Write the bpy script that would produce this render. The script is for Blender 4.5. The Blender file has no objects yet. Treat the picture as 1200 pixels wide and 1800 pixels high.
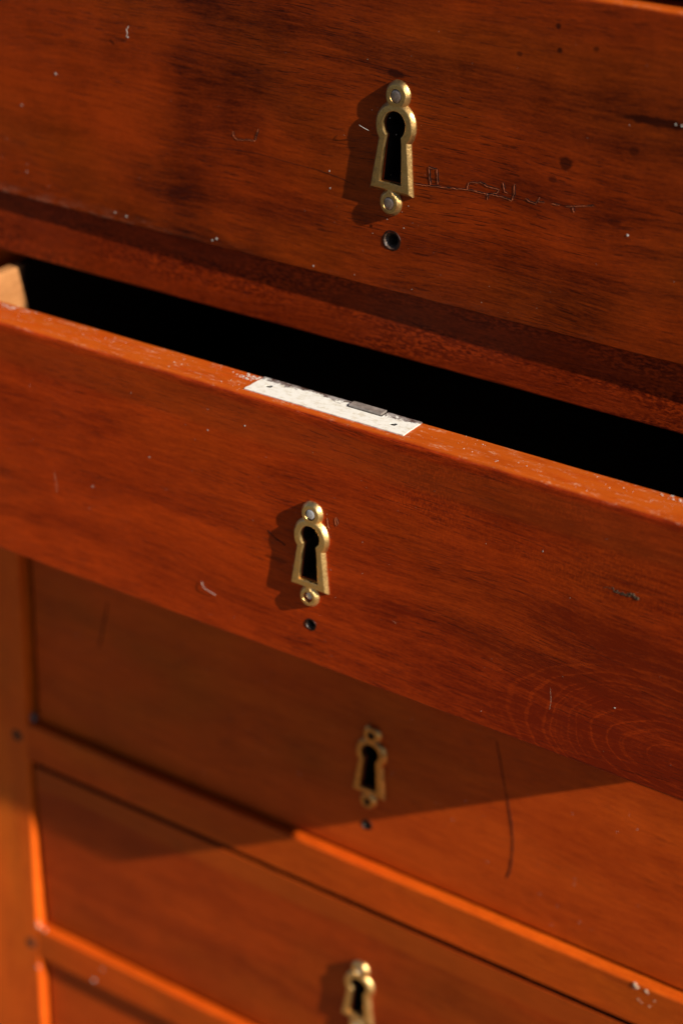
import bpy, bmesh, math, random
from mathutils import Vector, Matrix, noise as mnoise
from mathutils.geometry import tessellate_polygon

MM = 0.001
random.seed(7)
scene = bpy.context.scene
COL = scene.collection

# ------------------------------------------------------------------ camera
cam_data = bpy.data.cameras.new("camera")
cam = bpy.data.objects.new("camera", cam_data)
COL.objects.link(cam)
rt = Vector((0.84564954, 0.53258773, 0.03503107))
dn = Vector((-0.27314493, 0.37544711, 0.88568127))   # image "down" row is -up; stored as up here
fw = Vector((-0.45855066, 0.75854451, -0.46297031))
up = dn
m = Matrix((rt, up, -fw)).transposed().to_4x4()
m.translation = Vector((478.093, -520.432, 249.438)) * MM
cam.matrix_world = m
cam_data.sensor_fit = 'HORIZONTAL'
cam_data.sensor_width = 24.0
cam_data.lens = 3211.15 / 1200 * 24
cam_data.clip_start = 0.02
cam_data.clip_end = 500
cam_data.dof.use_dof = True
cam_data.dof.focus_distance = 0.606
cam_data.dof.aperture_fstop = 5.6
cam_data.dof.aperture_blades = 9
scene.camera = cam

# ------------------------------------------------------------------ light
S = Vector((1.0, -0.16, 0.595)).normalized()          # towards the sun
world = bpy.data.worlds.new("World")
scene.world = world
world.use_nodes = True
wn = world.node_tree.nodes
wl = world.node_tree.links
bg = wn["Background"]
sky = wn.new("ShaderNodeTexSky")
sky.sky_type = 'NISHITA'
sky.sun_disc = False
sky.altitude = 1500
sky.air_density = 0.8
sky.dust_density = 0.3
sky.sun_elevation = math.asin(S.z)
sky.sun_rotation = math.atan2(S.x, S.y)
wl.new(sky.outputs[0], bg.inputs[0])
bg.inputs[1].default_value = 0.05
sun_d = bpy.data.lights.new("sun", 'SUN')
sun_d.energy = 5.0
sun_d.angle = math.radians(0.5)
sun_d.color = (1.0, 0.93, 0.82)
sun = bpy.data.objects.new("sun", sun_d)
COL.objects.link(sun)
sun.rotation_euler = S.to_track_quat('Z', 'Y').to_euler()
sun.location = S * 3
scene.view_settings.view_transform = 'Standard'
scene.view_settings.look = 'None'
scene.view_settings.gamma = 1
scene.view_settings.exposure = 0.76


# ------------------------------------------------------------------ node helper
class NT:
    def __init__(self, name):
        self.mat = bpy.data.materials.new(name)
        self.mat.use_nodes = True
        self.t = self.mat.node_tree
        self.n = self.t.nodes
        self.bsdf = self.n["Principled BSDF"]
        tc = self.n.new("ShaderNodeTexCoord")
        self.co = tc.outputs["Object"]

    def _in(self, sock, v):
        if v is None:
            return
        if isinstance(v, bpy.types.NodeSocket):
            self.t.links.new(v, sock)
        else:
            sock.default_value = v

    def math(self, op, a, b=None, c=None, clamp=False):
        k = self.n.new("ShaderNodeMath")
        k.operation = op
        k.use_clamp = clamp
        self._in(k.inputs[0], a)
        self._in(k.inputs[1], b)
        if c is not None:
            self._in(k.inputs[2], c)
        return k.outputs[0]

    def xyz(self, v):
        k = self.n.new("ShaderNodeSeparateXYZ")
        self._in(k.inputs[0], v)
        return k.outputs

    def comb(self, x, y, z):
        k = self.n.new("ShaderNodeCombineXYZ")
        for i, v in enumerate((x, y, z)):
            self._in(k.inputs[i], v)
        return k.outputs[0]

    def noise(self, vec, scale, loc=(0, 0, 0), detail=3.0, rough=0.55, dist=0.0):
        mp = self.n.new("ShaderNodeMapping")
        self._in(mp.inputs[0], vec)
        mp.inputs["Scale"].default_value = scale
        mp.inputs["Location"].default_value = loc
        k = self.n.new("ShaderNodeTexNoise")
        k.inputs["Scale"].default_value = 1.0
        k.inputs["Detail"].default_value = detail
        k.inputs["Roughness"].default_value = rough
        k.inputs["Distortion"].default_value = dist
        self.t.links.new(mp.outputs[0], k.inputs["Vector"])
        return k.outputs["Fac"]

    def ramp(self, v, a, b, lo=0.0, hi=1.0, smooth=True):
        k = self.n.new("ShaderNodeMapRange")
        k.interpolation_type = 'SMOOTHSTEP' if smooth else 'LINEAR'
        self._in(k.inputs[0], v)
        k.inputs[1].default_value = a
        k.inputs[2].default_value = b
        k.inputs[3].default_value = lo
        k.inputs[4].default_value = hi
        return k.outputs[0]

    def mix(self, f, a, b, mode='MIX'):
        k = self.n.new("ShaderNodeMix")
        k.data_type = 'RGBA'
        k.blend_type = mode
        self._in(k.inputs[0], f)
        for s, v in ((k.inputs[6], a), (k.inputs[7], b)):
            if isinstance(v, tuple):
                v = (v[0], v[1], v[2], 1.0)
            self._in(s, v)
        return k.outputs[2]

    def bump(self, h, strength, dist, normal=None):
        k = self.n.new("ShaderNodeBump")
        k.inputs["Strength"].default_value = strength
        k.inputs["Distance"].default_value = dist
        self._in(k.inputs["Height"], h)
        if normal is not None:
            self._in(k.inputs["Normal"], normal)
        return k.outputs[0]

    def set(self, **kw):
        for k, v in kw.items():
            nm = k.replace("_", " ")
            if isinstance(v, tuple) and len(v) == 3:
                v = (v[0], v[1], v[2], 1.0)
            self._in(self.bsdf.inputs[nm], v)


def wood(name, dark, light, seed=0, grain='X', rough=0.36, figure=1.0, streak=1.0, pore=1.0,
         mottle=0.5, top_z=None, band=None, fleck=None, fleck_scale=(1.5, 0.7, 0.6), rings=None, spots=None, swirl=None, tone=None,
         dust_z=None, scuff=0.0, hue=0.5, inner_shade_y=None):
    """Polished mahogany. All lengths in mm in the object's own space, grain along one axis."""
    w = NT(name)
    co = w.n.new("ShaderNodeVectorMath")
    co.operation = 'SCALE'
    w._in(co.inputs[0], w.co)
    co.inputs["Scale"].default_value = 1000.0      # work in millimetres
    co = co.outputs[0]
    s = w.xyz(co)
    x, y, z = s[0], s[1], s[2]
    if grain == 'X':
        g, c1, c2 = x, z, y
    elif grain == 'Z':
        g, c1, c2 = z, x, y
    else:
        g, c1, c2 = y, z, x
    lg = w.comb(g, c1, c2)           # (along, across, depth)
    o = (seed * 37.7 % 91, seed * 17.3 % 77, seed * 7.9 % 53)
    # slow wander of the grain
    wand = w.noise(lg, (0.006, 0.014, 0.02), o, 2.0)
    wand = w.math('MULTIPLY_ADD', wand, 20.0, -10.0)
    c1w = w.math('ADD', c1, wand)
    lw = w.comb(g, c1w, c2)
    fig = w.noise(lw, (0.009, 0.055, 0.05), o, 3.0, 0.55, 0.4)
    fig = w.ramp(fig, 0.33, 0.68)
    stk = w.noise(lw, (0.016, 0.55, 0.5), o, 4.0, 0.6)
    stk = w.ramp(stk, 0.3, 0.7, smooth=False)
    fine = w.noise(lw, (0.12, 1.1, 1.1), o, 4.0, 0.72)
    por = w.noise(lw, (0.10, 1.9, 1.8), o, 2.0, 0.5)
    porm = w.ramp(por, 0.575, 0.635)
    pz = w.noise(lw, (0.02, 0.07, 0.1), (o[1], o[0], 3), 2.0)
    porm = w.math('MULTIPLY', porm, w.ramp(pz, 0.36, 0.62))
    mot = w.noise(lg, (0.05, 0.022, 0.03), (o[2], o[0], o[1]), 2.0)
    # combine to a 0..1 lightness
    v = w.math('MULTIPLY', w.math('SUBTRACT', fig, 0.5), 0.46 * figure)
    v = w.math('ADD', v, w.math('MULTIPLY', w.math('SUBTRACT', stk, 0.5), 0.20 * streak))
    fine_v = w.math('MULTIPLY', w.math('SUBTRACT', fine, 0.5), 1.25 * streak)
    grit = w.noise(lg, (0.7, 1.5, 1.5), (o[1], o[2], 2), 3.0, 0.65)
    fine_v = w.math('ADD', fine_v, w.math('MULTIPLY', w.math('SUBTRACT', grit, 0.5), 0.55 * streak))
    v = w.math('ADD', v, fine_v)
    v = w.math('ADD', v, w.math('MULTIPLY', w.math('SUBTRACT', mot, 0.5), 0.6 * mottle))
    v = w.math('ADD', v, 0.52)
    if swirl:
        for (sx, sw, amt) in swirl:
            wob = w.noise(lg, (0.006, 0.03, 0.02), (sx, 5, 2), 3.0, 0.6)
            gx = w.math('ADD', g, w.math('MULTIPLY_ADD', wob, 70.0, -35.0))
            d = w.math('ABSOLUTE', w.math('SUBTRACT', gx, sx))
            k = w.ramp(d, 0.0, sw, amt, 0.0)
            k = w.math('MULTIPLY', k, w.ramp(w.noise(lg, (0.02, 0.025, 0.02), (9, sx, 1), 2.0), 0.3, 0.6))
            v = w.math('SUBTRACT', v, k)
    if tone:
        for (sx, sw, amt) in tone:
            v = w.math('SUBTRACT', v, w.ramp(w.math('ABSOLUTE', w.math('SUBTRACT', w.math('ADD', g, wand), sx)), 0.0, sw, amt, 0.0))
    if fleck:
        fx, fz, rx, rz, amt = fleck
        f1 = w.noise(co, fleck_scale, o, 3.0, 0.6)
        fm = w.ramp(f1, 0.42, 0.66)
        fm = w.mix(w.ramp(w.noise(lg, (0.02, 0.09, 0.09), o, 3.0), 0.35, 0.65, 0.15, 1.0), (0.42, 0.42, 0.42), fm)
        mx = w.ramp(w.math('ABSOLUTE', w.math('SUBTRACT', x, fx)), rx * 0.5, rx, 1.0, 0.0)
        mz = w.ramp(w.math('ABSOLUTE', w.math('SUBTRACT', z, fz)), rz * 0.4, rz, 1.0, 0.0)
        k = w.math('MULTIPLY', w.math('MULTIPLY', mx, mz), w.math('SUBTRACT', fm, 0.42))
        v = w.math('ADD', v, w.math('MULTIPLY', k, amt))
    if rings:
        for (rx, rz, ax, per, reach, amt) in rings:
            dx = w.math('DIVIDE', w.math('SUBTRACT', x, rx), ax)
            dz = w.math('SUBTRACT', z, rz)
            wob = w.noise(co, (0.016, 0.03, 0.03), (2, 8, 4), 2.0)
            r = w.math('SQRT', w.math('ADD', w.math('MULTIPLY', dx, dx), w.math('MULTIPLY', dz, dz)))
            rr = w.math('ADD', r, w.math('ADD', w.math('MULTIPLY', wob, 12.0), w.math('MULTIPLY', grit, 0.9)))
            rn = w.noise(w.comb(rr, 0.0, 0.0), (1.0 / per, 1, 1), (rx * 0.1, 0, 0), 3.0, 0.7)
            saw = w.math('SUBTRACT', w.ramp(rn, 0.50, 0.62), 0.4)
            k = w.math('MULTIPLY', saw, w.ramp(r, reach * 0.35, reach, amt, 0.0))
            v = w.math('ADD', v, k)
    v = w.math('ADD', v, 0.0, clamp=True)
    col = w.mix(v, dark, light)
    # slow drift of hue between redder and browner wood
    hn = w.noise(lg, (0.008, 0.016, 0.02), (o[1], 3, o[0]), 2.0)
    brown = (0.68, 1.12, 1.1)
    col = w.mix(w.math('MULTIPLY', w.ramp(hn, 0.4, 0.7), hue), col, w.mix(1.0, col, brown, 'MULTIPLY'))
    if band:
        bz0, bz1, bc, amt = band
        wz = w.math('ADD', z, w.math('MULTIPLY', w.noise(lg, (0.01, 0.05, 0.05), (4, 1, seed), 3.0), 6.0))
        k = w.math('MULTIPLY', w.ramp(wz, bz0, bz0 + 4.0), w.ramp(wz, bz1 - 2, bz1, 1.0, 0.0))
        k = w.math('MULTIPLY', k, w.math('MULTIPLY_ADD', stk, 0.4, 0.6))
        col = w.mix(w.math('MULTIPLY', k, amt), col, bc)
    col = w.mix(w.math('MULTIPLY', porm, 0.62 * pore), col, (dark[0] * 0.16, dark[1] * 0.16, dark[2] * 0.2))
    if spots:
        for (px, pzz, r, amt, st) in spots:
            dx = w.math('DIVIDE', w.math('SUBTRACT', x, px), st)
            dz = w.math('SUBTRACT', z, pzz)
            wob = w.noise(co, (0.35, 0.35, 0.35), (px, pzz, 0), 3.0)
            d = w.math('SQRT', w.math('ADD', w.math('MULTIPLY', dx, dx), w.math('MULTIPLY', dz, dz)))
            d = w.math('ADD', d, w.math('MULTIPLY_ADD', wob, r * 0.9, -r * 0.45))
            k = w.ramp(d, r * 0.55, r * 1.05, amt, 0.0)
            col = w.mix(k, col, (dark[0] * 0.22, dark[1] * 0.18, dark[2] * 0.2))
    if inner_shade_y:
        # shade of the drawer's inside painted into its sides; only the front end stays pale
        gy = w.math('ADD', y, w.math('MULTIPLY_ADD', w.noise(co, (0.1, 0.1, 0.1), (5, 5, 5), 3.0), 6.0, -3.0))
        col = w.mix(w.ramp(gy, inner_shade_y[0], inner_shade_y[1]), col, (inner_shade_y[2], inner_shade_y[2] * 0.45, inner_shade_y[2] * 0.2))
    rg = w.math('ADD', rough, w.math('MULTIPLY', w.math('SUBTRACT', mot, 0.5), 0.18))
    sm = w.noise(co, (0.02, 0.05, 0.04), (seed, 2, 9), 5.0, 0.7)
    rg = w.math('ADD', rg, w.math('MULTIPLY', w.math('SUBTRACT', sm, 0.5), 0.25))
    if scuff > 0 and top_z is not None:
        # paler, more orange wood where the polish has gone from the top edge, with dusty rubbing
        tm = w.math('MULTIPLY', w.ramp(z, top_z - 1.1, top_z - 0.25), w.ramp(w.noise(co, (0.04, 0.2, 0.2), (seed, 9, 4), 4.0, 0.6), 0.25, 0.6, 0.35, 0.85))
        col = w.mix(tm, col, (0.42, 0.076, 0.006))
        n1 = w.noise(co, (0.13, 0.5, 0.5), (seed, 4, 4), 5.0, 0.72)
        n2 = w.noise(co, (0.9, 1.6, 1.6), (seed, 1, 2), 3.0, 0.6)
        k = w.math('MULTIPLY', w.ramp(n1, 0.52, 0.70), w.ramp(n2, 0.42, 0.62))
        k = w.math('MULTIPLY', k, w.ramp(z, top_z - 1.6, top_z - 0.3))
        col = w.mix(w.math('MULTIPLY', k, scuff), col, (0.62, 0.40, 0.25))
        rg = w.math('ADD', rg, w.math('MULTIPLY', k, 0.3))
    if dust_z is not None:
        # dry rubbed dust along a lower edge
        dz0, dx1 = dust_z
        n1 = w.noise(co, (0.10, 0.3, 0.35), (seed, 7, 4), 5.0, 0.72)
        n2 = w.noise(co, (0.9, 1.3, 1.3), (seed, 1, 6), 3.0, 0.6)
        k = w.math('MULTIPLY', w.ramp(n1, 0.42, 0.68), w.ramp(n2, 0.36, 0.66))
        k = w.math('MULTIPLY', k, w.ramp(z, dz0, dz0 + 5.0, 1.0, 0.0))
        k = w.math('MULTIPLY', k, w.ramp(x, dx1 - 45, dx1, 1.0, 0.08))
        col = w.mix(w.math('MULTIPLY', k, 0.6), col, (0.42, 0.26, 0.17))
    h = w.math('SUBTRACT', w.math('MULTIPLY', fine, 0.5), w.math('MULTIPLY', porm, 0.8))
    nb = w.bump(h, 0.5, 0.00015)
    lo = w.noise(lg, (0.022, 0.05, 0.05), (o[2], 1, 1), 2.0)
    nb = w.bump(lo, 0.35, 0.0012, nb)
    scr = w.noise(co, (0.5, 0.5, 0.5), (3, 2, 1), 4.0, 0.65)
    nb = w.bump(scr, 0.12, 0.00025, nb)
    w.set(Base_Color=col, Roughness=w.math('ADD', rg, 0.0, clamp=True), Normal=nb)
    w.bsdf.inputs["Specular IOR Level"].default_value = 0.13
    return w.mat


# ------------------------------------------------------------------ materials
D_U, L_U = (0.068, 0.0052, 0.0003), (0.37, 0.040, 0.0014)
D_O, L_O = (0.17, 0.0110, 0.0008), (0.56, 0.054, 0.0026)
D_M, L_M = (0.32, 0.030, 0.0022), (0.60, 0.078, 0.0050)

U_TOP, U_BOT = 134.5, 25.4
O_TOP, O_BOT = -5.6, -104.0

M = {}
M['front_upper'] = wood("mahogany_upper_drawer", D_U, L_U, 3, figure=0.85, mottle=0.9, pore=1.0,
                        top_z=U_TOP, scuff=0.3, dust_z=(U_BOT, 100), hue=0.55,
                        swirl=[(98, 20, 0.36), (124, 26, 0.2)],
                        tone=[(30, 80, -0.17), (185, 70, -0.02), (255, 90, 0.10)],  # right end darkened to stand for weaker fill light; left end paler
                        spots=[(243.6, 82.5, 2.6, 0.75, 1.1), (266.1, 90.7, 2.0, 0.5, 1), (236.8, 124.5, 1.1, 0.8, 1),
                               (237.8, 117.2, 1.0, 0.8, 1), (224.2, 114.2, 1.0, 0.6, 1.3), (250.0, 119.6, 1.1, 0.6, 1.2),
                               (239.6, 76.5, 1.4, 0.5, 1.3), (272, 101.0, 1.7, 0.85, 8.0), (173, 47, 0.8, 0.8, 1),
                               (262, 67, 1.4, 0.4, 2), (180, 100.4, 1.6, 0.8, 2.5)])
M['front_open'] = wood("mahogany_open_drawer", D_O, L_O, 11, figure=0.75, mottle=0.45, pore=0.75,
                       top_z=O_TOP, scuff=0.55, hue=0.45, tone=[(330, 190, 0.34), (215, 80, 0.08)],  # tone darkens to the right, painting in the weaker fill light there
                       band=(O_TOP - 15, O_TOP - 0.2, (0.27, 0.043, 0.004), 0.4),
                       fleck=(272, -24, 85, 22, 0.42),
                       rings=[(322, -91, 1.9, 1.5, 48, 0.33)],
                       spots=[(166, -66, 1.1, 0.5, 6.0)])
M['front_lower'] = wood("mahogany_lower_drawer", D_M, L_M, 19, figure=0.7, mottle=0.6, pore=0.5, hue=0.7)
M['front_fourth'] = wood("mahogany_fourth_drawer", (0.23, 0.020, 0.0016), (0.52, 0.062, 0.004), 27, figure=0.8, mottle=0.7, pore=0.5, hue=0.6,
                         band=(-262, -247, (0.48, 0.082, 0.006), 0.6))
M['front_fifth'] = wood("mahogany_fifth_drawer", D_M, L_M, 33, figure=0.8, mottle=0.6, pore=0.5)
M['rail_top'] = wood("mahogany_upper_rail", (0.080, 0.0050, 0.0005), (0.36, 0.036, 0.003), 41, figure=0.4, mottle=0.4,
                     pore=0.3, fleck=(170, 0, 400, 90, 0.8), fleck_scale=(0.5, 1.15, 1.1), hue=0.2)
M['rail'] = wood("mahogany_rail", (0.36, 0.034, 0.002), (0.72, 0.094, 0.005), 47, figure=0.6, mottle=0.4, pore=0.4)
M['stile'] = wood("mahogany_stile", (0.50, 0.058, 0.004), (0.86, 0.135, 0.009), 53, grain='Z', figure=0.8, pore=0.4)
M['panel'] = wood("mahogany_carcass_panel", D_M, L_M, 59, grain='Z')
M['top'] = wood("mahogany_top_panel", D_M, L_M, 61)
M['pale'] = wood("pale_drawer_lining", (0.15, 0.055, 0.016), (0.31, 0.135, 0.045), 67, grain='Y', rough=0.6, pore=0.4, hue=0.2)
M['side'] = wood("drawer_side_painted_shade", (0.26, 0.10, 0.030), (0.54, 0.24, 0.085), 69, grain='Y', rough=0.6, pore=0.4, hue=0.2, inner_shade_y=(2.0, 7.0, 0.012))
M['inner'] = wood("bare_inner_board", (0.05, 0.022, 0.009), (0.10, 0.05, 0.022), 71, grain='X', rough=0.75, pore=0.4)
M['peg'] = wood("dark_end_grain_peg", (0.06, 0.022, 0.010), (0.12, 0.05, 0.025), 73, grain='Y', rough=0.85)


def brass(name, base, dirt, rough, dirt_amt):
    w = NT(name)
    n1 = w.noise(w.co, (420, 420, 420), (1, 2, 3), 5.0, 0.65)
    n2 = w.noise(w.co, (1500, 1500, 1500), (4, 2, 3), 3.0, 0.6)
    f = w.math('MULTIPLY', w.ramp(n1, 0.45, 0.72), dirt_amt)
    col = w.mix(f, base, dirt)
    col = w.mix(w.ramp(n2, 0.60, 0.75, 0.0, 0.55), col, (dirt[0] * 0.4, dirt[1] * 0.4, dirt[2] * 0.4))
    nb = w.bump(n2, 0.5, 0.00014)
    nb = w.bump(n1, 0.35, 0.0005, nb)
    w.set(Base_Color=col, Metallic=w.math('SUBTRACT', 1.0, w.math('MULTIPLY', f, 0.35)),
          Roughness=w.math('MULTIPLY_ADD', n1, 0.28, rough - 0.1), Normal=nb)
    return w.mat


M['brass_aged'] = brass("aged_brass", (0.54, 0.33, 0.12), (0.13, 0.07, 0.025), 0.36, 0.75)
M['brass_bright'] = brass("bright_brass", (0.86, 0.55, 0.21), (0.38, 0.21, 0.07), 0.34, 0.55)
M['brass_dull'] = brass("dull_brass", (0.60, 0.28, 0.08), (0.12, 0.05, 0.015), 0.26, 0.8)


def plain(name, base, rough, metallic=0.0, nscale=600, var=0.5, bump=0.3):
    w = NT(name)
    n1 = w.noise(w.co, (nscale, nscale, nscale), (1, 5, 3), 5.0, 0.65)
    k = w.ramp(n1, 0.3, 0.75)
    w.set(Base_Color=w.mix(k, tuple(c * (1 - var) for c in base), base), Metallic=metallic,
          Roughness=w.math('MULTIPLY_ADD', n1, 0.3, rough - 0.15), Normal=w.bump(n1, bump, 0.0002))
    w.bsdf.inputs['Specular IOR Level'].default_value = 0.2
    return w.mat


M['pin_brown'] = plain("tarnished_steel_pin", (0.42, 0.31, 0.25), 0.42, 0.8, 1400)
M['pin_steel'] = plain("pale_steel_pin", (0.75, 0.72, 0.70), 0.5, 0.6, 1400, 0.3)
M['steel'] = plain("worn_grey_steel", (0.44, 0.37, 0.32), 0.5, 0.5, 500, 0.45)
M['dirt_shade'] = plain("dark_dirt_and_gap_shade", (0.012, 0.007, 0.005), 0.7, 0.0, 900, 0.6)  # keyhole dirt, and the painted shade on drawer faces in the gaps
M['groove'] = plain("dark_crack_filling", (0.006, 0.002, 0.001), 0.95, 0.0, 900, 0.6)
M['ridge'] = plain("raised_veneer_lip", (0.45, 0.11, 0.04), 0.25, 0.0, 900, 0.3)
M['dust'] = plain("pale_dust", (0.52, 0.46, 0.39), 0.9, 0.0, 900, 0.25)
M['fluff'] = plain("grey_fluff", (0.20, 0.18, 0.165), 0.95, 0.0, 900, 0.4)
M['chip'] = plain("bare_wood_chip", (0.80, 0.55, 0.36), 0.5, 0.0, 900, 0.3)
M['hole'] = plain("grimy_hole_wall", (0.13, 0.08, 0.055), 0.35, 0.0, 1500, 0.8)
M['rim'] = plain("polish_built_up_rim", (0.022, 0.007, 0.003), 0.4, 0.0, 900, 0.4)

w = NT("white_painted_steel")
n1 = w.noise(w.co, (260, 260, 260), (1, 3, 2), 6.0, 0.7)
n2 = w.noise(w.co, (300, 450, 450), (7, 3, 2), 5.0, 0.7)
yy = w.xyz(w.co)[1]
edge = w.math('MULTIPLY_ADD', w.math('SUBTRACT', w.noise(w.co, (160, 160, 160), (2, 2, 2), 6.0, 0.78), 0.5), 0.015, yy)
bare = w.ramp(edge, 0.0039, 0.0043)                       # paint rubbed away towards the back edge
bare = w.math('MAXIMUM', bare, w.math('MULTIPLY', w.ramp(n1, 0.645, 0.67), w.ramp(yy, -0.0065, 0.004, 0.35, 1.0)))
col = w.mix(w.ramp(n2, 0.45, 0.70, 0.0, 0.55), (0.72, 0.69, 0.62), (0.42, 0.33, 0.19))
col = w.mix(bare, col, w.mix(w.ramp(n1, 0.4, 0.6), (0.07, 0.035, 0.025), (0.30, 0.26, 0.24)))
w.set(Base_Color=col, Roughness=0.55, Normal=w.bump(w.math('ADD', w.math('MULTIPLY', bare, -0.6), n1), 0.4, 0.0002))
M['white_plate'] = w.mat

w = NT("brown_bounce_slab")
n1 = w.noise(w.co, (60, 60, 60), (0, 0, 0), 6.0, 0.7)
w.set(Base_Color=w.mix(n1, (0.14, 0.09, 0.042), (0.25, 0.165, 0.08)), Roughness=0.9, Normal=w.bump(n1, 0.5, 0.004))
M['bounce_slab'] = w.mat
w = NT("dark_earth")
n1 = w.noise(w.co, (60, 60, 60), (0, 0, 0), 6.0, 0.7)
n2 = w.noise(w.co, (0.7, 0.7, 0.7), (0, 0, 0), 4.0, 0.6)
col = w.mix(n1, (0.03, 0.03, 0.015), (0.07, 0.06, 0.03))
col = w.mix(w.ramp(n2, 0.4, 0.7, 0.0, 0.4), col, (0.04, 0.06, 0.02))
w.set(Base_Color=col, Roughness=0.9, Normal=w.bump(n1, 0.6, 0.01))
M['ground'] = w.mat


# ------------------------------------------------------------------ object helpers
def link(name, me, mat=None, parent=None, loc=None):
    o = bpy.data.objects.new(name, me)
    COL.objects.link(o)
    if mat is not None:
        me.materials.append(mat)
    if parent is not None:
        o.parent = parent
    if loc is not None:
        o.location = Vector(loc) * MM
    return o


def from_bm(name, bm, mat=None, parent=None, loc=None, smooth_angle=None):
    bmesh.ops.recalc_face_normals(bm, faces=bm.faces)
    me = bpy.data.meshes.new(name)
    bm.to_mesh(me)
    bm.free()
    if smooth_angle:
        for p in me.polygons:
            p.use_smooth = True
        me.set_sharp_from_angle(angle=math.radians(smooth_angle))
    return link(name, me, mat, parent, loc)


def thing(name, label, cat, loc, group=None):
    o = bpy.data.objects.new(name, None)
    o.empty_display_size = 0.02
    COL.objects.link(o)
    o.location = Vector(loc) * MM
    o["label"] = label
    o["category"] = cat
    if group:
        o["group"] = group
    return o


def board_bm(x0, x1, y0, y1, z0, z1, radii=(0.8, 0.8, 0.8, 0.8), axis='X', step=6.0, jit=0.35, seed=0, seg=5):
    """Rounded-edge plank. The cross-section is rounded with its own radius per corner, and the radius
    wanders along the length as worn edges do. Corners: front-bottom, back-bottom, back-top, front-top
    (for axis X the section is y,z; for Z it is x,y; for Y it is x,z)."""
    if axis == 'X':
        a0, a1, b0, b1, l0, l1 = y0, y1, z0, z1, x0, x1
    elif axis == 'Z':
        a0, a1, b0, b1, l0, l1 = x0, x1, y0, y1, z0, z1
    else:
        a0, a1, b0, b1, l0, l1 = x0, x1, z0, z1, y0, y1
    n = max(2, int((l1 - l0) / step))
    bm = bmesh.new()
    rings = []
    for i in range(n + 1):
        l = l0 + (l1 - l0) * i / n
        sec = []
        for k, (ca, cb, sa, sb, st) in enumerate(((a0, b0, 1, 1, 180), (a1, b0, -1, 1, 270), (a1, b1, -1, -1, 0), (a0, b1, 1, -1, 90))):
            r = radii[k] * (1 + jit * mnoise.noise(Vector((l * 0.09, k * 7.3 + seed, 0.3)))
                            + 0.5 * jit * mnoise.noise(Vector((l * 0.4, k * 3.3 + seed, 5.3))))
            r = max(r, 0.05)
            for j in range(seg + 1):
                t = math.radians(st + 90 * j / seg)
                sec.append((ca + sa * r + r * math.cos(t), cb + sb * r + r * math.sin(t)))
        vs = []
        for (a, b) in sec:
            p = (l, a, b) if axis == 'X' else ((a, b, l) if axis == 'Z' else (a, l, b))
            vs.append(bm.verts.new(Vector(p) * MM))
        rings.append(vs)
    m_ = len(rings[0])
    for i in range(n):
        for j in range(m_):
            k = (j + 1) % m_
            bm.faces.new((rings[i][j], rings[i][k], rings[i + 1][k], rings[i + 1][j]))
    bm.faces.new(rings[0])
    bm.faces.new(rings[-1][::-1])
    bmesh.ops.recalc_face_normals(bm, faces=bm.faces)
    return bm


def board(name, mat, parent, *a, **k):
    return from_bm(name, board_bm(*a, **k), mat, parent)


def prism_bm(pts, y0, y1):
    """closed outline (x,z) in mm, extruded from y0 to y1"""
    bm = bmesh.new()
    A = [bm.verts.new(Vector((p[0], y0, p[1])) * MM) for p in pts]
    B = [bm.verts.new(Vector((p[0], y1, p[1])) * MM) for p in pts]
    n = len(pts)
    for i in range(n):
        k = (i + 1) % n
        bm.faces.new((A[i], A[k], B[k], B[i]))
    bm.faces.new(A[::-1])
    bm.faces.new(B)
    bmesh.ops.recalc_face_normals(bm, faces=bm.faces)
    return bm


def lathe_bm(prof, n=32, wob=0.0):
    """profile of (radius, y) in mm turned about the y axis; closed with end caps when radius > 0"""
    bm = bmesh.new()
    rings = []
    for (r, y) in prof:
        rings.append([bm.verts.new(Vector((r * (1 + wob * mnoise.noise(Vector((math.cos(t) * 2, math.sin(t) * 2, y)))) * math.cos(t), y,
                                           r * (1 + wob * mnoise.noise(Vector((math.cos(t) * 2, math.sin(t) * 2, y + 9)))) * math.sin(t))) * MM)
                      for t in [2 * math.pi * i / n for i in range(n)]])
    for a, b in zip(rings, rings[1:]):
        for i in range(n):
            k = (i + 1) % n
            bm.faces.new((a[i], a[k], b[k], b[i]))
    bm.faces.new(rings[0])
    bm.faces.new(rings[-1][::-1])
    return bm


def cut(o, cutters):
    """subtract closed cutter meshes from an object for good"""
    mods = []
    tmp = []
    for bm in cutters:
        me = bpy.data.meshes.new("cutter")
        bm.to_mesh(me)
        bm.free()
        c = bpy.data.objects.new("cutter", me)
        COL.objects.link(c)
        c.matrix_world = o.matrix_world
        md = o.modifiers.new("cut", 'BOOLEAN')
        md.operation = 'DIFFERENCE'
        md.solver = 'EXACT'
        md.object = c
        mods.append(md)
        tmp.append(c)
    bpy.context.view_layer.update()
    dg = bpy.context.evaluated_depsgraph_get()
    me = bpy.data.meshes.new_from_object(o.evaluated_get(dg))
    for md in mods:
        o.modifiers.remove(md)
    o.data = me
    for c in tmp:
        bpy.data.objects.remove(c)


def tube_bm(bm, pts, r, n=6, taper=True, wob=0.0):
    """thin tube through points (mm) added to bm"""
    rings = []
    N = len(pts)
    for i, p in enumerate(pts):
        p = Vector(p)
        d = (Vector(pts[min(i + 1, N - 1)]) - Vector(pts[max(i - 1, 0)])).normalized()
        a = d.orthogonal().normalized()
        b = d.cross(a)
        rr = r * (0.35 if taper and i in (0, N - 1) else 1.0) * (1 + wob * mnoise.noise(Vector(p) * 0.9))
        rings.append([bm.verts.new((p + (a * math.cos(t) + b * math.sin(t)) * rr) * MM) for t in [2 * math.pi * k / n for k in range(n)]])
    for a, b in zip(rings, rings[1:]):
        for i in range(n):
            k = (i + 1) % n
            bm.faces.new((a[i], a[k], b[k], b[i]))
    bm.faces.new(rings[0][::-1])
    bm.faces.new(rings[-1])


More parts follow.
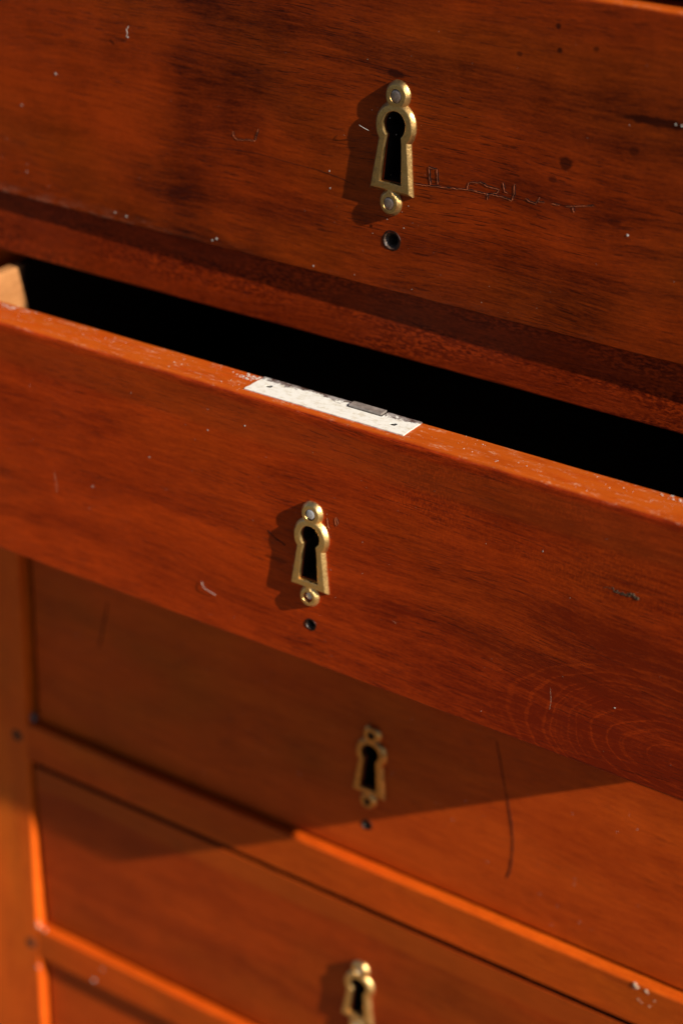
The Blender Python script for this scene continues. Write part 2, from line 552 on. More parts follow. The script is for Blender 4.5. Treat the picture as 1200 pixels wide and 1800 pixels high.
def densify(pts, step=0.7, jit=0.0):
    out = []
    for a, b in zip(pts, pts[1:]):
        a, b = Vector(a), Vector(b)
        n = max(1, int((b - a).length / step))
        for i in range(n):
            p = a.lerp(b, i / n)
            p += Vector((random.uniform(-jit, jit), 0, random.uniform(-jit, jit)))
            out.append(p)
    out.append(Vector(pts[-1]))
    return out


# ------------------------------------------------------------------ keyhole escutcheon
def arc(cx, cz, r, a0, a1, n):
    return [(cx + r * math.cos(a0 + (a1 - a0) * i / (n - 1)), cz + r * math.sin(a0 + (a1 - a0) * i / (n - 1))) for i in range(n)]


ZT, RT = 9.3, 3.5          # top lobe
RC = 6.6                    # round of the keyhole plate
ZB, RB = -24.0, 3.1          # bottom lobe
SK_T, SK_B, SKZ = 5.0, 7.35, -19.6   # half-widths of the flared skirt, and where it ends


def plate_outline(b):
    """right half of the plate outline grown by b, top to bottom, then mirrored"""
    rt_, rc, rb = RT + b, RC + b, RB + b
    # where top lobe meets the round
    zi = (rc * rc - rt_ * rt_ + ZT * ZT) / (2 * ZT)
    xi = math.sqrt(max(rc * rc - zi * zi, 0.01))
    a_end = math.atan2(zi - ZT, xi)
    pts = arc(0, ZT, rt_, math.pi / 2, a_end, 14)
    # round down to the skirt line
    nx, nz = (SKZ + 4.6) and 0, 0
    x1, z1, x2, z2 = SK_T + b, -3.6, SK_B + b, SKZ - b
    dx, dz = x2 - x1, z2 - z1
    # intersect line with circle rc (lowest on the right side)
    A = dx * dx + dz * dz
    B = 2 * (x1 * dx + z1 * dz)
    C_ = x1 * x1 + z1 * z1 - rc * rc
    disc = max(B * B - 4 * A * C_, 0)
    t = (-B + math.sqrt(disc)) / (2 * A)
    px, pz = x1 + dx * t, z1 + dz * t
    pts += arc(0, 0, rc, math.atan2(zi, xi), math.atan2(pz, px), 18)[1:]
    for i in range(1, 9):
        f = i / 8
        pts.append((px + (x2 - px) * f, pz + (z2 - pz) * f))
    zn = SKZ - b
    xn = math.sqrt(max(rb * rb - (zn - ZB) ** 2, 0.3))
    for i in range(1, 5):
        f = i / 4
        pts.append((x2 + (xn - x2) * f, zn))
    pts += arc(0, ZB, rb, math.atan2(zn - ZB, xn), -math.pi / 2, 12)[1:]
    left = [(-p[0], p[1]) for p in pts[1:-1]][::-1]
    return pts + left


def hole_outline(b):
    r = 4.35 + b
    x1, z1, x2, z2 = 3.05 + b, -3.1, 4.2 + b, -17.5 - b
    pts = arc(0, 0.4, r, math.pi / 2, math.atan2(z1 - 0.4, x1), 14)
    for i in range(1, 8):
        f = i / 7
        pts.append((x1 + (x2 - x1) * f, z1 + (z2 - z1) * f))
    pts.append((0, z2))
    left = [(-p[0], p[1]) for p in pts[1:-1]][::-1]
    return pts + left


def circle_outline(cx, cz, r, n=24):
    return [(cx + r * math.cos(2 * math.pi * i / n), cz + r * math.sin(2 * math.pi * i / n)) for i in range(n)]


def escutcheon_bm(H=1.95, seed=0, pin_r=(1.75, 1.75), sq=1.0):
    bm = bmesh.new()

    def ring(pts, y, rough=0.05):
        out = []
        for p in pts:
            q = Vector((p[0], y, p[1]))
            q += Vector((mnoise.noise(q * 0.55 + Vector((seed, 0, 0))), 0.6 * mnoise.noise(q * 0.5 + Vector((0, seed, 0))),
                         mnoise.noise(q * 0.55 + Vector((0, 0, seed))))) * rough * 2.2
            out.append(bm.verts.new(q * MM))
        return out

    def skin(a, b):
        n = len(a)
        for i in range(n):
            k = (i + 1) % n
            bm.faces.new((a[i], a[k], b[k], b[i]))

    rows = [(1.2, 0.3), (1.2, -0.45), (1.05, -0.75), (0.24, -H + 0.16), (0.06, -H + 0.03), (-0.12, -H)]
    R = [ring(plate_outline(b), y) for b, y in rows]
    for a, b in zip(R, R[1:]):
        skin(a, b)
    hrows = [(0.25, -H), (0.08, -H + 0.10), (0.0, -H + 0.5), (-0.05, 0.3)]
    Hh = [ring(hole_outline(b), y) for b, y in hrows]
    for a, b in zip(Hh, Hh[1:]):
        skin(a, b)
    P = []
    for (cz, r) in ((ZT, pin_r[0]), (ZB, pin_r[1])):
        pr = [ring(circle_outline(0, cz, r + 0.06), -H, 0.02), ring(circle_outline(0, cz, r), -H + 0.12, 0.02), ring(circle_outline(0, cz, r), 0.3, 0.02)]
        skin(pr[0], pr[1])
        skin(pr[1], pr[2])
        P.append(pr[0])
    loops = [R[-1], Hh[0], P[0], P[1]]
    allv = [v for lp in loops for v in lp]
    tris = tessellate_polygon([[Vector((v.co.x, v.co.z, 0)) for v in lp] for lp in loops])
    for t in tris:
        try:
            bm.faces.new([allv[i] for i in t])
        except ValueError:
            pass
    return bm


def pin_bm(r, y, seed):
    prof = [(r, 0.6), (r, y + 0.25), (r * 0.86, y + 0.06), (r * 0.5, y - 0.02), (r * 0.12, y - 0.03)]
    return lathe_bm(prof, 20, 0.12)


def escutcheon(parent, x, yface, z, scale, mat, pinmat, label, seed, tilt=0.0, pin_r=(1.75, 1.75), proud=(-1.8, -1.8), hole_r=None, sz=1.0):
    o = from_bm("escutcheon", escutcheon_bm(seed=seed, pin_r=hole_r or pin_r), mat, parent, (x, yface, z), 24)
    o.scale = (scale, 1, sz)
    o.rotation_euler = (0, tilt, 0)
    o["label"] = label
    for i, cz in enumerate((ZT, ZB)):
        p = from_bm("pin", pin_bm(pin_r[i] * 0.97, proud[i], seed + i), pinmat, o, (0.15 if hole_r else 0, 0, cz + (0.3 if hole_r and hole_r[i] > pin_r[i] else 0)), 40)
    return o


def key_cut(x, z, y0, y1, scale, sz):
    pts = [(x + p[0] * scale, z + p[1] * sz) for p in hole_outline(-0.15)]
    return prism_bm(pts, y0, y1)


def hole_cut(x, z, yface, r, depth=9.0, sink=1.2):
    bm = lathe_bm([(r * 1.75, -0.6), (r * 1.45, 0.25), (r * 1.05, sink), (r * 0.95, depth)], 28, 0.12)
    bmesh.ops.recalc_face_normals(bm, faces=bm.faces)
    bmesh.ops.translate(bm, verts=bm.verts, vec=Vector((x, yface, z)) * MM)
    return bm


def hole_rim(parent, x, z, yface, r, label=None):
    """the ridge of old polish standing round a screw hole"""
    bm = bmesh.new()
    n, k = 40, 8
    rg = []
    for i in range(n):
        t = 2 * math.pi * i / n
        rr = r * 1.72 * (1 + 0.07 * mnoise.noise(Vector((math.cos(t) * 1.5, math.sin(t) * 1.5, x))))
        th = 0.34 * (1 + 0.6 * mnoise.noise(Vector((math.cos(t) * 2.5, math.sin(t) * 2.5, x + 4))))
        rg.append([bm.verts.new(Vector((math.cos(t) * (rr + th * math.cos(u)), 0.05 + 0.6 * th * math.sin(u), math.sin(t) * (rr + th * math.cos(u)))) * MM)
                   for u in [2 * math.pi * j / k for j in range(k)]])
    for i in range(n):
        a, b = rg[i], rg[(i + 1) % n]
        for j in range(k):
            l = (j + 1) % k
            bm.faces.new((a[j], a[l], b[l], b[j]))
    return from_bm("screw_hole_rim", bm, M['rim'], parent, (x, yface, z), 80)


# ------------------------------------------------------------------ ground and carcass
GZ = -590.0
def flat(name, x0, x1, y0, y1, z, mat, label):
    bm = bmesh.new()
    bm.faces.new([bm.verts.new((a_, b_, z)) for a_, b_ in ((x0, y0), (x1, y0), (x1, y1), (x0, y1))])
    o = from_bm(name, bm, mat)
    o["kind"] = "structure"
    o["label"] = label
    return o


flat("ground", -60, 60, -60, 60, GZ * MM - 0.03, M['ground'], "dark earth and grass around the added slab")
flat("bounce_slab", -0.8, 1.4, -0.85, 1.0, GZ * MM, M['bounce_slab'], "unseen brown slab added under the chest to bounce light")  # unseen slab, added and sized to bounce sunlight onto the lower drawers

W = 358.0           # clear width between the stiles
chest = thing("chest_of_drawers", "reddish mahogany chest carcass whose rails and left stile frame the drawers", "chest of drawers", (W / 2, 160, GZ))
chest_inv = Vector((-W / 2, -160, -GZ)) * MM


def carcass(name, mat, *a, **k):
    o = board(name, mat, chest, *a, **k)
    o.location = chest_inv
    return o


CT = 300.0          # top of carcass
us_ = carcass("stile", M['stile'], -44, -7, 0, 24, -116, CT, radii=(1.5, 1.1, 0.5, 0.5), axis='Z', seed=1)
left = carcass("stile", M['stile'], -44, 0, 0, 24, GZ, -116.2, radii=(1.5, 1.1, 0.5, 0.5), axis='Z', seed=1)
left["label"] = "orange brown left stile with dark peg ends"
carcass("stile", M['stile'], W, W + 44, 0, 24, GZ, CT, radii=(1.1, 1.5, 0.5, 0.5), axis='Z', seed=2)
# section order for axis Z: (x0,y0) (x1,y0) (x1,y1) (x0,y1)
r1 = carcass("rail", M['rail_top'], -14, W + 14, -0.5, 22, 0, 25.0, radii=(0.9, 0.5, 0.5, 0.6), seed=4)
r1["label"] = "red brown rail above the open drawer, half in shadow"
carcass("rail", M['rail'], 0.0, W, 0.6, 22, 137.6, 158, radii=(0.9, 0.5, 0.5, 0.9), seed=5)
carcass("rail", M['rail'], 0.0, W, 0.0, 22, -126, -106.2, radii=(0.9, 0.5, 0.5, 0.9), seed=6)
r2 = carcass("rail", M['rail'], 0.0, W, 0.0, 22, -248.2, -228.2, radii=(0.6, 0.5, 0.5, 1.0), seed=7)
r2["label"] = "orange brown rail with chipped bright top edge below the third drawer"
carcass("rail", M['rail'], 0.0, W, 0.0, 22, -366.2, -347.9, radii=(0.7, 0.5, 0.5, 1.2), seed=8)
carcass("rail", M['rail'], 0.0, W, 0.0, 22, -488, -470, radii=(0.9, 0.5, 0.5, 0.9), seed=9)
carcass("rail", M['rail'], 0.0, W, 0.0, 22, 262, CT - 0.5, radii=(0.9, 0.5, 0.5, 0.9), seed=10)
carcass("plinth", M['rail'], 0.0, W, 3, 22, -560, -489, radii=(0.9, 0.5, 0.5, 0.9), seed=10)
for (a, b, s) in ((-44, -26, 11), (W + 26, W + 44, 12)):
    carcass("side_panel", M['panel'], a, b, 24.5, 356, GZ + 15, CT, radii=(0.6, 0.6, 0.6, 0.6), axis='Z', seed=s)
for (a, b, s) in ((-44, -2, 11), (W + 2, W + 44, 12)):
    carcass("back_post", M['panel'], a, b, 357, 380, GZ, CT, radii=(0.6, 0.6, 0.6, 0.6), axis='Z', seed=s)
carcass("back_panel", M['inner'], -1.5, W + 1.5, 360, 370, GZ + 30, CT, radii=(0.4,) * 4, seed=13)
carcass("top_panel", M['top'], -60, W + 60, -14, 392, CT + 0.4, CT + 20, radii=(4, 4, 4, 4), seed=14)
for (za, zb) in ((8, 18), (141, 151), (-121, -111), (-243, -233), (-362, -352), (-484, -474)):
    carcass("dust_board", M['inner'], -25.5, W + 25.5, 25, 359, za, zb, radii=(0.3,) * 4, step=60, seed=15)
for (px, pz) in ((-6.2, -236.9), (-4.6, -359.4)):
    bm = lathe_bm([(3.2, 3), (3.2, 0.15), (2.9, -0.12), (1.5, -0.2), (0.3, -0.2)], 20, 0.2)
    p = from_bm("peg", bm, M['peg'], left, (px, 0, pz), 40)


# ------------------------------------------------------------------ drawers
def drawer(label, mat, z0, z1, yf, thick=15.5, x0=1.8, x1=356.4, radii=(0.8, 0.6, 0.8, 1.2), origin_y=None, side_t=5.0,
           keyholes=(), holes=(), depth=290.0, tilt=0.0, yaw=0.0, seed=0, gap_shade=False):
    cx = (x0 + x1) / 2
    ori = Vector((cx, yf, z0))
    t = thing("drawer", label, "drawer", ori, "drawers of the chest")
    f = from_bm("drawer_front", board_bm(x0, x1, yf, yf + thick, z0, z1, radii=radii, seed=seed), mat)
    cuts = [key_cut(kx, kz, yf - 3, yf + thick + 3, ks, kz2) for (kx, kz, ks, kz2) in keyholes]
    cuts += [hole_cut(hx, hz, yf, hr) for (hx, hz, hr) in holes]
    if cuts:
        cut(f, cuts)
        f.data.materials.append(M['dirt_shade'])
        f.data.materials.append(M['hole'])
        for p in f.data.polygons:
            c = p.center / MM
            if abs(p.normal.y) > 0.985 or c.y < yf - 0.01 or c.y > yf + thick - 0.05:
                continue
            for (kx, kz, ks, kz2) in keyholes:
                if abs(c.x - kx) < 6 and kz - 21 < c.z < kz + 7:
                    p.material_index = 1
            for (hx, hz, hr) in holes:
                if abs(c.x - hx) < hr * 2 and abs(c.z - hz) < hr * 2:
                    p.material_index = 2
    if gap_shade:  # blackens faces inside the gaps, so the seam's shade is painted on
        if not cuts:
            f.data.materials.append(M['dirt_shade'])
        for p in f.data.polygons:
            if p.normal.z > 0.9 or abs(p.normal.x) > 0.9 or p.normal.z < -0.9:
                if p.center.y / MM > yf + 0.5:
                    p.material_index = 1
    f.parent = t
    f.location = -ori * MM
    yb = yf + thick - 0.2
    for (a, b) in ((x0 + 0.2, x0 + side_t), (x1 - side_t, x1 - 0.2)):
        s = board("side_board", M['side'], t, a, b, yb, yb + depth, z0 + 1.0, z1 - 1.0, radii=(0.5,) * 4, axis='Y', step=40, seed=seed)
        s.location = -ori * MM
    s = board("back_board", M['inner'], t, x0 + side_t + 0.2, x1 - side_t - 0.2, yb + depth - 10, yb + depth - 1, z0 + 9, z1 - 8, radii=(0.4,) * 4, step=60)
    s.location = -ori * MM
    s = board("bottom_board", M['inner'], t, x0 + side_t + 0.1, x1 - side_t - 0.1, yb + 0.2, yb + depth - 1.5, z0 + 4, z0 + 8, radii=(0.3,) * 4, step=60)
    s.location = -ori * MM
    t.rotation_euler = (tilt, 0, yaw)
    return t, f, ori


XC = 179.2
# --- upper drawer, closed but standing a few millimetres proud, its right side further out
U_Y = -2.9
uz = 83.4
us, usz = 1.0, 1.10
XU = XC + 2.0
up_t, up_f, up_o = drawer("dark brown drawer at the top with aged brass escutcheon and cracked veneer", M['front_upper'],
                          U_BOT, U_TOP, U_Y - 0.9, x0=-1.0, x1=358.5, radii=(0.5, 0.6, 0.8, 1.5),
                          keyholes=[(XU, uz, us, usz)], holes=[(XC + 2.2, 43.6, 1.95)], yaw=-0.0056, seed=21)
# --- open drawer
O_Y = -47.6
oz = -52.3
os_, osz = 0.93, 0.985
XO = XC + 1.6
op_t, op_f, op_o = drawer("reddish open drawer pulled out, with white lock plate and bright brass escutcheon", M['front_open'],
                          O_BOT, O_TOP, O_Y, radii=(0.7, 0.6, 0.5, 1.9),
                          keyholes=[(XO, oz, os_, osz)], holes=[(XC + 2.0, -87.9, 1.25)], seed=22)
# --- third drawer, closed, below it
T_Y = 4.4
tz = -174.2
lo_t, lo_f, lo_o = drawer("closed drawer below the open one, with dull shaded escutcheon and long dark crack", M['front_lower'],
                          -226.8, -128.5, T_Y + 0.4, x0=3.8, gap_shade=True, radii=(0.5, 0.5, 0.4, 0.5), keyholes=[(XC + 0.2, tz, 0.93, 0.967)], holes=[(XC - 0.6, -210.4, 1.3)], seed=23)
# --- fourth and fifth drawers
fz = -293.2
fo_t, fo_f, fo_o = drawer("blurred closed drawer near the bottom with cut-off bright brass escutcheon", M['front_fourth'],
                          -346.3, -251.2, 4.8, x0=3.0, gap_shade=True, radii=(0.6, 0.5, 0.4, 0.4), keyholes=[(XC + 1.4, fz, 0.95, 0.97)], tilt=0.043, seed=24)
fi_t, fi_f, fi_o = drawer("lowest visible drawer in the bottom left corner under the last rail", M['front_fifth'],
                          -468.5, -368.0, 4.0, x0=2.6, gap_shade=True, radii=(0.6, 0.5, 0.4, 0.4), seed=25)
carcass("frieze_panel", M['front_lower'], 0.5, W - 0.5, 2.0, 22, 158.6, 261.4, radii=(0.6, 0.5, 0.5, 0.6), seed=26)


def esc_on(t, ori, *a, **k):
    o = escutcheon(t, *a, **k)
    o.location = o.location - ori * MM
    return o


esc_on(up_t, up_o, XU, U_Y - 0.9, uz, us, M['brass_aged'], M['pin_brown'], "aged brass keyhole escutcheon with brown pins", 2, tilt=0.02,
       proud=(-1.95, -1.98), pin_r=(2.1, 2.05), sz=usz)
esc_on(op_t, op_o, XO, O_Y, oz, os_, M['brass_bright'], M['pin_steel'], "bright brass keyhole escutcheon with pale steel pins", 5, tilt=0.0,
       proud=(-2.05, -1.2), pin_r=(1.95, 1.45), hole_r=(2.15, 2.1), sz=osz)
esc_on(lo_t, lo_o, XC + 0.2, T_Y + 0.4, tz, 0.93, M['brass_dull'], M['dirt_shade'], "dull brown brass keyhole escutcheon in the shade", 8, tilt=0.01,
       proud=(-1.3, -1.3), sz=0.967)
esc_on(fo_t, fo_o, XC + 1.4, 4.8, fz, 0.95, M['brass_bright'], M['pin_steel'], "blurred bright brass keyhole escutcheon", 11, tilt=0.03, sz=0.97)


def rim_on(t, ori, x, z, y, r):
    o = hole_rim(t, x, z, y, r)
    o.location = o.location - ori * MM


rim_on(up_t, up_o, XC + 2.2, 43.6, U_Y - 0.9, 1.95)
rim_on(op_t, op_o, XC + 2.0, -87.9, O_Y, 1.25)
rim_on(lo_t, lo_o, XC - 0.6, -210.4, T_Y + 0.4, 1.3)

# --- white lock plate let into the top of the open drawer, with its bolt
PX0, PX1, PY0, PY1 = 149.6, 213.2, O_Y + 2.6, O_Y + 15.2
PZ = O_TOP + 0.35
bm = bmesh.new()
out = []
for i in range(33):
    out.append((PX0 + (PX1 - PX0) * i / 32, PY0 + 0.16 * mnoise.noise(Vector((i * 0.5, 0, 1)))))
for i in range(1, 8):
    out.append((PX1 + 0.25 * mnoise.noise(Vector((i * 0.8, 0, 2))), PY0 + (PY1 - PY0) * i / 8))
for i in range(33):
    out.append((PX1 - (PX1 - PX0) * i / 32, PY1 + 0.12 * mnoise.noise(Vector((i * 0.5, 0, 3)))))
for i in range(1, 8):
    out.append((PX0 + 0.25 * mnoise.noise(Vector((i * 0.8, 0, 4))), PY1 - (PY1 - PY0) * i / 8))
cxp, cyp = (PX0 + PX1) / 2, (PY0 + PY1) / 2
holes2 = []
for (hx, hy) in ((155.6, -38.4), (206.3, -39.6)):
    holes2.append([(hx + (1.25 + 0.25 * math.sin(3 * t + hx)) * math.cos(t), hy + 1.05 * math.sin(t)) for t in [2 * math.pi * i / 18 for i in range(18)]])
loops_t, loops_b = [], []
for lp in [out] + holes2:
    loops_t.append([bm.verts.new(Vector((p[0] - cxp, p[1] - cyp, 0)) * MM) for p in lp])
    loops_b.append([bm.verts.new(Vector((p[0] - cxp, p[1] - cyp, -0.34)) * MM) for p in lp])
for a, b in zip(loops_t, loops_b):
    n = len(a)
    for i in range(n):
        k = (i + 1) % n
        bm.faces.new((a[i], a[k], b[k], b[i]))
allv = [v for lp in loops_t for v in lp]
for t in tessellate_polygon([[Vector((v.co.x, v.co.y, 0)) for v in lp] for lp in loops_t]):
    bm.faces.new([allv[i] for i in t])
plate = from_bm("lock_plate", bm, M['white_plate'], op_t, Vector((cxp, cyp, PZ)) - op_o)
plate["label"] = "white painted lock plate with two screw holes"
for (hx, hy) in ((155.6, -38.4), (206.3, -39.6)):
    bm = bmesh.new()
    vs = [bm.verts.new(Vector((1.6 * math.cos(t), 1.4 * math.sin(t), 0)) * MM) for t in [2 * math.pi * i / 16 for i in range(16)]]
    bm.faces.new(vs)
    from_bm("screw_recess", bm, M['dirt_shade'], plate, (hx - cxp, hy - cyp, -0.33))
bo = board("bolt", M['steel'], plate, 186.6 - cxp, 199.4 - cxp, -36.4 - cyp, -32.6 - cyp, -0.3, 0.8, radii=(0.2, 0.2, 0.3, 0.45), step=0.8, jit=0.9, seed=3)
bo["label"] = "worn grey lock bolt standing out of the plate"
bo2 = board("bolt_slot", M['dirt_shade'], plate, 185.9 - cxp, 199.9 - cxp, -36.8 - cyp, -32.3 - cyp, -0.2, 0.03, radii=(0.02,) * 4, step=1.5)

# ------------------------------------------------------------------ cracks and marks
def crack(front, yface, lines, r=0.16, lip=True, name="crack", label=None, jit=0.1):
    for ln in lines:
        bm = bmesh.new()
        p = densify([(a, 0, b) for (a, b) in ln], 0.6, jit)
        tube_bm(bm, [Vector((q.x, yface - 0.02 + r * 0.4, q.z)) for q in p], r, wob=0.6)
        o = from_bm(name, bm, M['groove'], front)
        if label:
            o["label"] = label
        if lip:
            bl = bmesh.new()
            tube_bm(bl, [Vector((q.x - 0.3, yface + 0.0, q.z - 0.22)) for q in p], 0.15)
            from_bm("lifted_veneer", bl, M['ridge'], front)


UC = [[(189.6, 65.4), (194.0, 65.6), (195.5, 65.9), (203.7, 66.6), (209.4, 67.3), (217, 67.3), (222.6, 67.5), (225.8, 66.8)],
      [(195.5, 65.9), (194.7, 72.0), (197.7, 71.8), (198.3, 66.9)],
      [(209.4, 67.3), (209.8, 69.7), (214, 70.6), (217.6, 69.7), (221, 69.6), (220.7, 68.4), (217, 67.3), (217.1, 65.4)],
      [(225.8, 66.8), (226.6, 69.2), (226.5, 72.6)], [(222.2, 72.2), (223.1, 69.5), (224.2, 69.1)],
      [(230.8, 68.7), (232.3, 67.9), (234.6, 67.6), (235.8, 70.1)], [(235, 68.4), (237.6, 68.6)],
      [(240, 68.7), (243, 68.8)], [(245, 69.0), (247.6, 69.3), (248.2, 67.5)], [(247.6, 69.3), (251.8, 70.5), (254.8, 71)],
      [(115.1, 69.6), (115.6, 68.0), (117, 66.9), (120, 67.4), (124.6, 68.0), (125.9, 72.5)]]
# the board is yawed as a whole, so marks sit in its own frame where the face is flat
crack(up_f, U_Y - 0.9, UC, 0.19, True, label="short dark crack in the veneer", jit=0.16)
crack(up_f, U_Y - 0.9, [[(82, 61), (100, 61), (112, 62.6), (125, 63.5), (137, 62.9), (151, 62.4), (160, 61.4), (166, 60.0)]], 0.07, False, jit=0.05)
crack(op_f, O_Y, [[(162, -55.6), (165, -57.6), (170, -59.4)]], 0.2, False, jit=0.1)
crack(op_f, O_Y, [[(186.8, -43), (187.4, -46), (188, -47)], [(190, -42), (190.6, -45), (191.4, -43.6), (190.4, -41.6)]], 0.12, True)
crack(lo_f, T_Y + 0.4, [[(233.4, -147), (235.6, -155), (237.5, -162.6), (239.3, -169), (240.9, -174.5), (242.8, -182), (244, -189.5), (244.4, -197), (244.2, -203.3), (242.9, -209)]],
      0.24, False, jit=0.15, label="long curved dark crack")
crack(lo_f, T_Y + 0.4, [[(242.4, -213.6), (241.4, -215)]], 0.7, False, jit=0.1)
crack(lo_f, T_Y + 0.4, [[(45.7, -150), (43.5, -160), (41.8, -168), (40.2, -175)]], 0.3, False, jit=0.2)

for fr, yf_, ln in ((op_f, O_Y, [(64.5, -61), (65.2, -67), (65.6, -70)]), (op_f, O_Y, [(275.5, -79), (276.2, -84), (276.0, -88)]),
                    (op_f, O_Y, [(214, -74.5), (216.5, -75.4)])):
    bm = bmesh.new()
    tube_bm(bm, densify([(a, yf_ + 0.03, b) for a, b in ln], 0.6, 0.05), 0.045)
    from_bm("scratch", bm, M['chip'], fr)


def crumb(bm, c, r, flat=None):
    """one irregular crumb added to bm, c in mm"""
    c = Vector(c)
    ico = bmesh.ops.create_icosphere(bm, subdivisions=1, radius=1.0)
    for v in ico['verts']:
        q = v.co.copy()
        q *= r * (0.7 + 0.6 * random.random())
        if flat == 'y':
            q.y *= 0.45
        elif flat == 'z':
            q.z *= 0.45
        v.co = (c + q) * MM


# gouge on the right of the open drawer front
bm = bmesh.new()
for i in range(26):
    t = i / 25
    crumb(bm, (290.0 + 11.5 * t, O_Y + 0.05, -35.6 + 0.3 * math.sin(t * 9) - 0.3 * t + random.uniform(-0.5, 0.5)), random.uniform(0.25, 0.6) * (0.6 + 0.7 * t), 'y')
go = from_bm("gouge", bm, plain("dried_gouge_filler", (0.13, 0.075, 0.04), 0.5, 0.0, 1500, 0.8), op_f)
go["label"] = "rough greyish gouge"

# chips on the edges of rails and stile
bm = bmesh.new()
for (x_, y_, z_, r) in ((302.4, -0.1, -228.8, 1.0), (303.4, -0.1, -229.8, 0.8), (302.2, -0.05, -230.6, 0.5), (307.1, 0.0, -229.9, 0.6), (307.8, 0.0, -230.6, 0.45), (304.6, -0.05, -235.4, 0.35),
                        (306, -0.05, -236.2, 0.3), (309.3, 0, -236.4, 0.35), (311, 0, -232.8, 0.3)):
    crumb(bm, (x_, y_, z_), r, 'y')
o = from_bm("chipped_edge", bm, M['chip'], r2)
bm = bmesh.new()
crumb(bm, (0.4, 0.2, -346.2), 1.3, 'y')
crumb(bm, (4.0, 0.4, -347.4), 0.9, 'y')
crumb(bm, (-0.1, 0.6, -344.6), 0.7, 'y')
o = from_bm("chipped_corner", bm, M['chip'], left)

# lint and dust lying on the chest
def fibre(name, pts, r, label):
    bm = bmesh.new()
    q = []
    P = [Vector(p) for p in pts]
    for i in range(len(P) - 1):
        p0, p1, p2, p3 = P[max(i - 1, 0)], P[i], P[i + 1], P[min(i + 2, len(P) - 1)]
        for j in range(6):
            t = j / 6
            q.append(0.5 * ((2 * p1) + (p2 - p0) * t + (2 * p0 - 5 * p1 + 4 * p2 - p3) * t * t + (3 * p1 - p0 - 3 * p2 + p3) * t ** 3))
    q.append(P[-1])
    c = q[len(q) // 2]
    tube_bm(bm, [v - c for v in q], r)
    o = from_bm(name, bm, M['dust'], None, c)
    o["label"] = label
    o["category"] = "lint"
    o["group"] = "lint fibres on the drawer fronts"
    return o


UY = U_Y - 0.9
fibre("lint_fibre", [(167.5, -5.2, 81.6), (169.0, -5.6, 81.2), (171.5, -5.0, 80.2)], 0.09, "short white fibre sticking out left of the upper escutcheon")
fibre("lint_fibre", [(70.0, UY - 0.4, 99.6), (69.2, UY - 0.7, 98.2), (69.4, UY - 0.6, 97.0), (68.8, UY - 0.4, 95.6)], 0.09, "curled pale fibre on the upper left of the dark top drawer")
fibre("lint_fibre", [(133.6, O_Y - 0.3, -86.0), (134.8, O_Y - 0.6, -88.0), (137.9, O_Y - 0.6, -88.9), (140.0, O_Y - 0.3, -89.7)], 0.08, "curved thin fibre on the open drawer left of its escutcheon")

dust = bmesh.new()
yU = lambda x_: UY - (x_ - 178.75) * 0.0056
for (x_, z_, r) in ((34.4, 76.5, 0.5), (17, 61.8, 0.32), (68.6, 95.3, 0.4), (267, 63.8, 0.4), (186, 49, 0.2), (280.5, 101.2, 0.4), (282, 101, 0.3), (278.5, 101.3, 0.3),
                     (156, 57, 0.25), (155.5, 63, 0.3), (61, 28.6, 0.35), (66.4, 28.2, 0.4), (18, 36, 0.3), (150, 27.4, 0.3), (106, 27.4, 0.35), (108, 28.4, 0.4)):
    crumb(dust, (x_, yU(x_), z_), r, 'y')
for i in range(80):
    x_ = random.uniform(-1, 330) if i % 3 else random.gauss(185, 12)
    z_ = random.uniform(28, 130) if i % 3 else random.gauss(70, 22)
    z_ = min(max(z_, 28), 130)
    crumb(dust, (x_, yU(x_), z_), random.choice((0.06, 0.08, 0.1, 0.15)), 'y')
for (x_, z_, r) in ((151.8, -17.9, 0.35), (136, -24, 0.25), (110, -42, 0.3), (298.6, -78.2, 0.3), (268, -30, 0.25), (83, -62, 0.3)):
    crumb(dust, (x_, O_Y, z_), r, 'y')
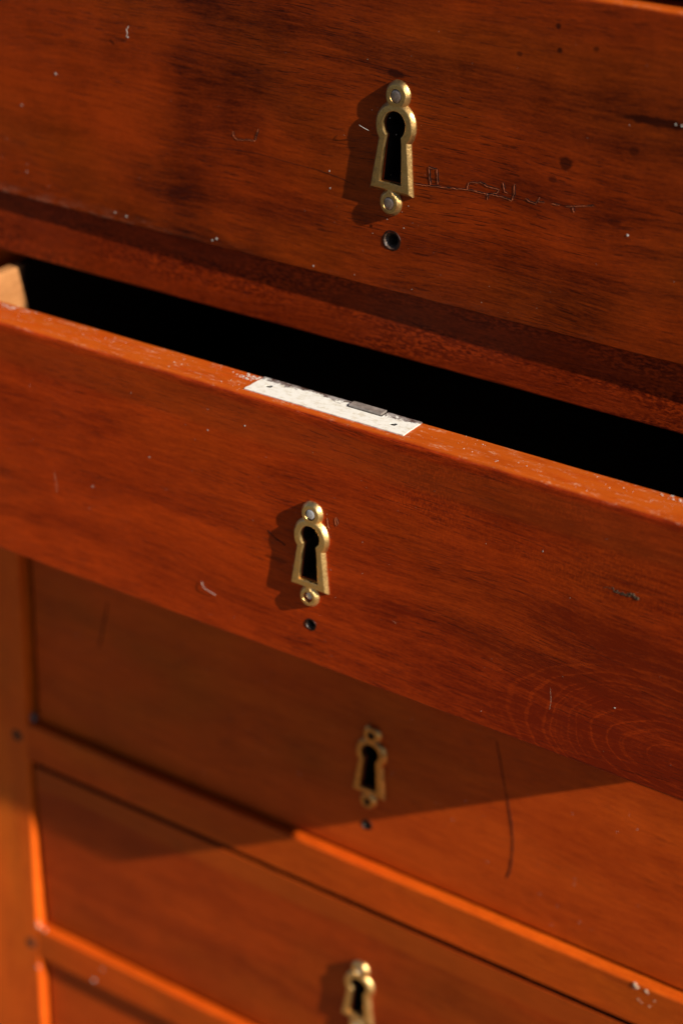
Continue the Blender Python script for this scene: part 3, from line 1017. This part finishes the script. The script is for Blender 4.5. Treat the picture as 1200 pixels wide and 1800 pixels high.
for i in range(80):
    x_ = random.uniform(20, 330) if i % 3 else random.gauss(182, 10)
    z_ = random.uniform(-100, -12) if i % 3 else random.gauss(-55, 16)
    z_ = min(max(z_, -100), -12)
    crumb(dust, (x_, O_Y, z_), random.choice((0.06, 0.08, 0.1, 0.13)), 'y')
for i in range(170):
    x_ = random.uniform(10, 330)
    y_ = O_Y + random.uniform(2, 15)
    crumb(dust, (x_, y_, O_TOP + 0.03), random.choice((0.08, 0.12, 0.16, 0.25)), 'z')
for i in range(60):
    t = random.random()
    crumb(dust, (20 + random.gauss(8, 10), O_Y + random.uniform(11, 15), O_TOP), random.choice((0.2, 0.3, 0.4)), 'z')
for i in range(40):
    crumb(dust, (145 + random.gauss(0, 2.5), O_Y + random.uniform(10, 14.5), O_TOP), random.choice((0.25, 0.35, 0.5)), 'z')
for i in range(40):
    crumb(dust, (310 + random.gauss(0, 6), O_Y + random.uniform(12.5, 15), O_TOP), random.choice((0.25, 0.35, 0.45)), 'z')
for (x_, z_, r) in ((196.4, 18.0, 0.8), (232.1, 15.3, 0.95), (134.4, 19.6, 0.6)):
    crumb(dust, (x_, 0, z_), r, 'y')
for (x_, z_, r) in ((34.4, -363.5, 0.9), (-1, -373, 0.8), (40, -354, 0.5)):
    crumb(dust, (x_, 0, z_), r, 'y')
for i in range(60):
    x_ = random.uniform(5, 320)
    z_ = random.uniform(-222, -140)
    crumb(dust, (x_, T_Y + 0.4, z_), random.choice((0.1, 0.14, 0.2)), 'y')
d_o = from_bm("dust_specks", dust, M['dust'])
d_o["kind"] = "stuff"
d_o["label"] = "pale dust specks scattered over the drawer fronts and top edges"
d_o["category"] = "dust"

bm = bmesh.new()
for i in range(14):
    crumb(bm, (random.gauss(0, 0.8), random.gauss(0, 0.8), random.gauss(0, 1.0)), random.uniform(0.5, 1.0))
f_o = from_bm("dust_ball", bm, M['fluff'], None, (1.6, 3.6, -225.4))
f_o["label"] = "grey ball of fluff caught in the lower left corner of the third drawer"
f_o["category"] = "fluff"
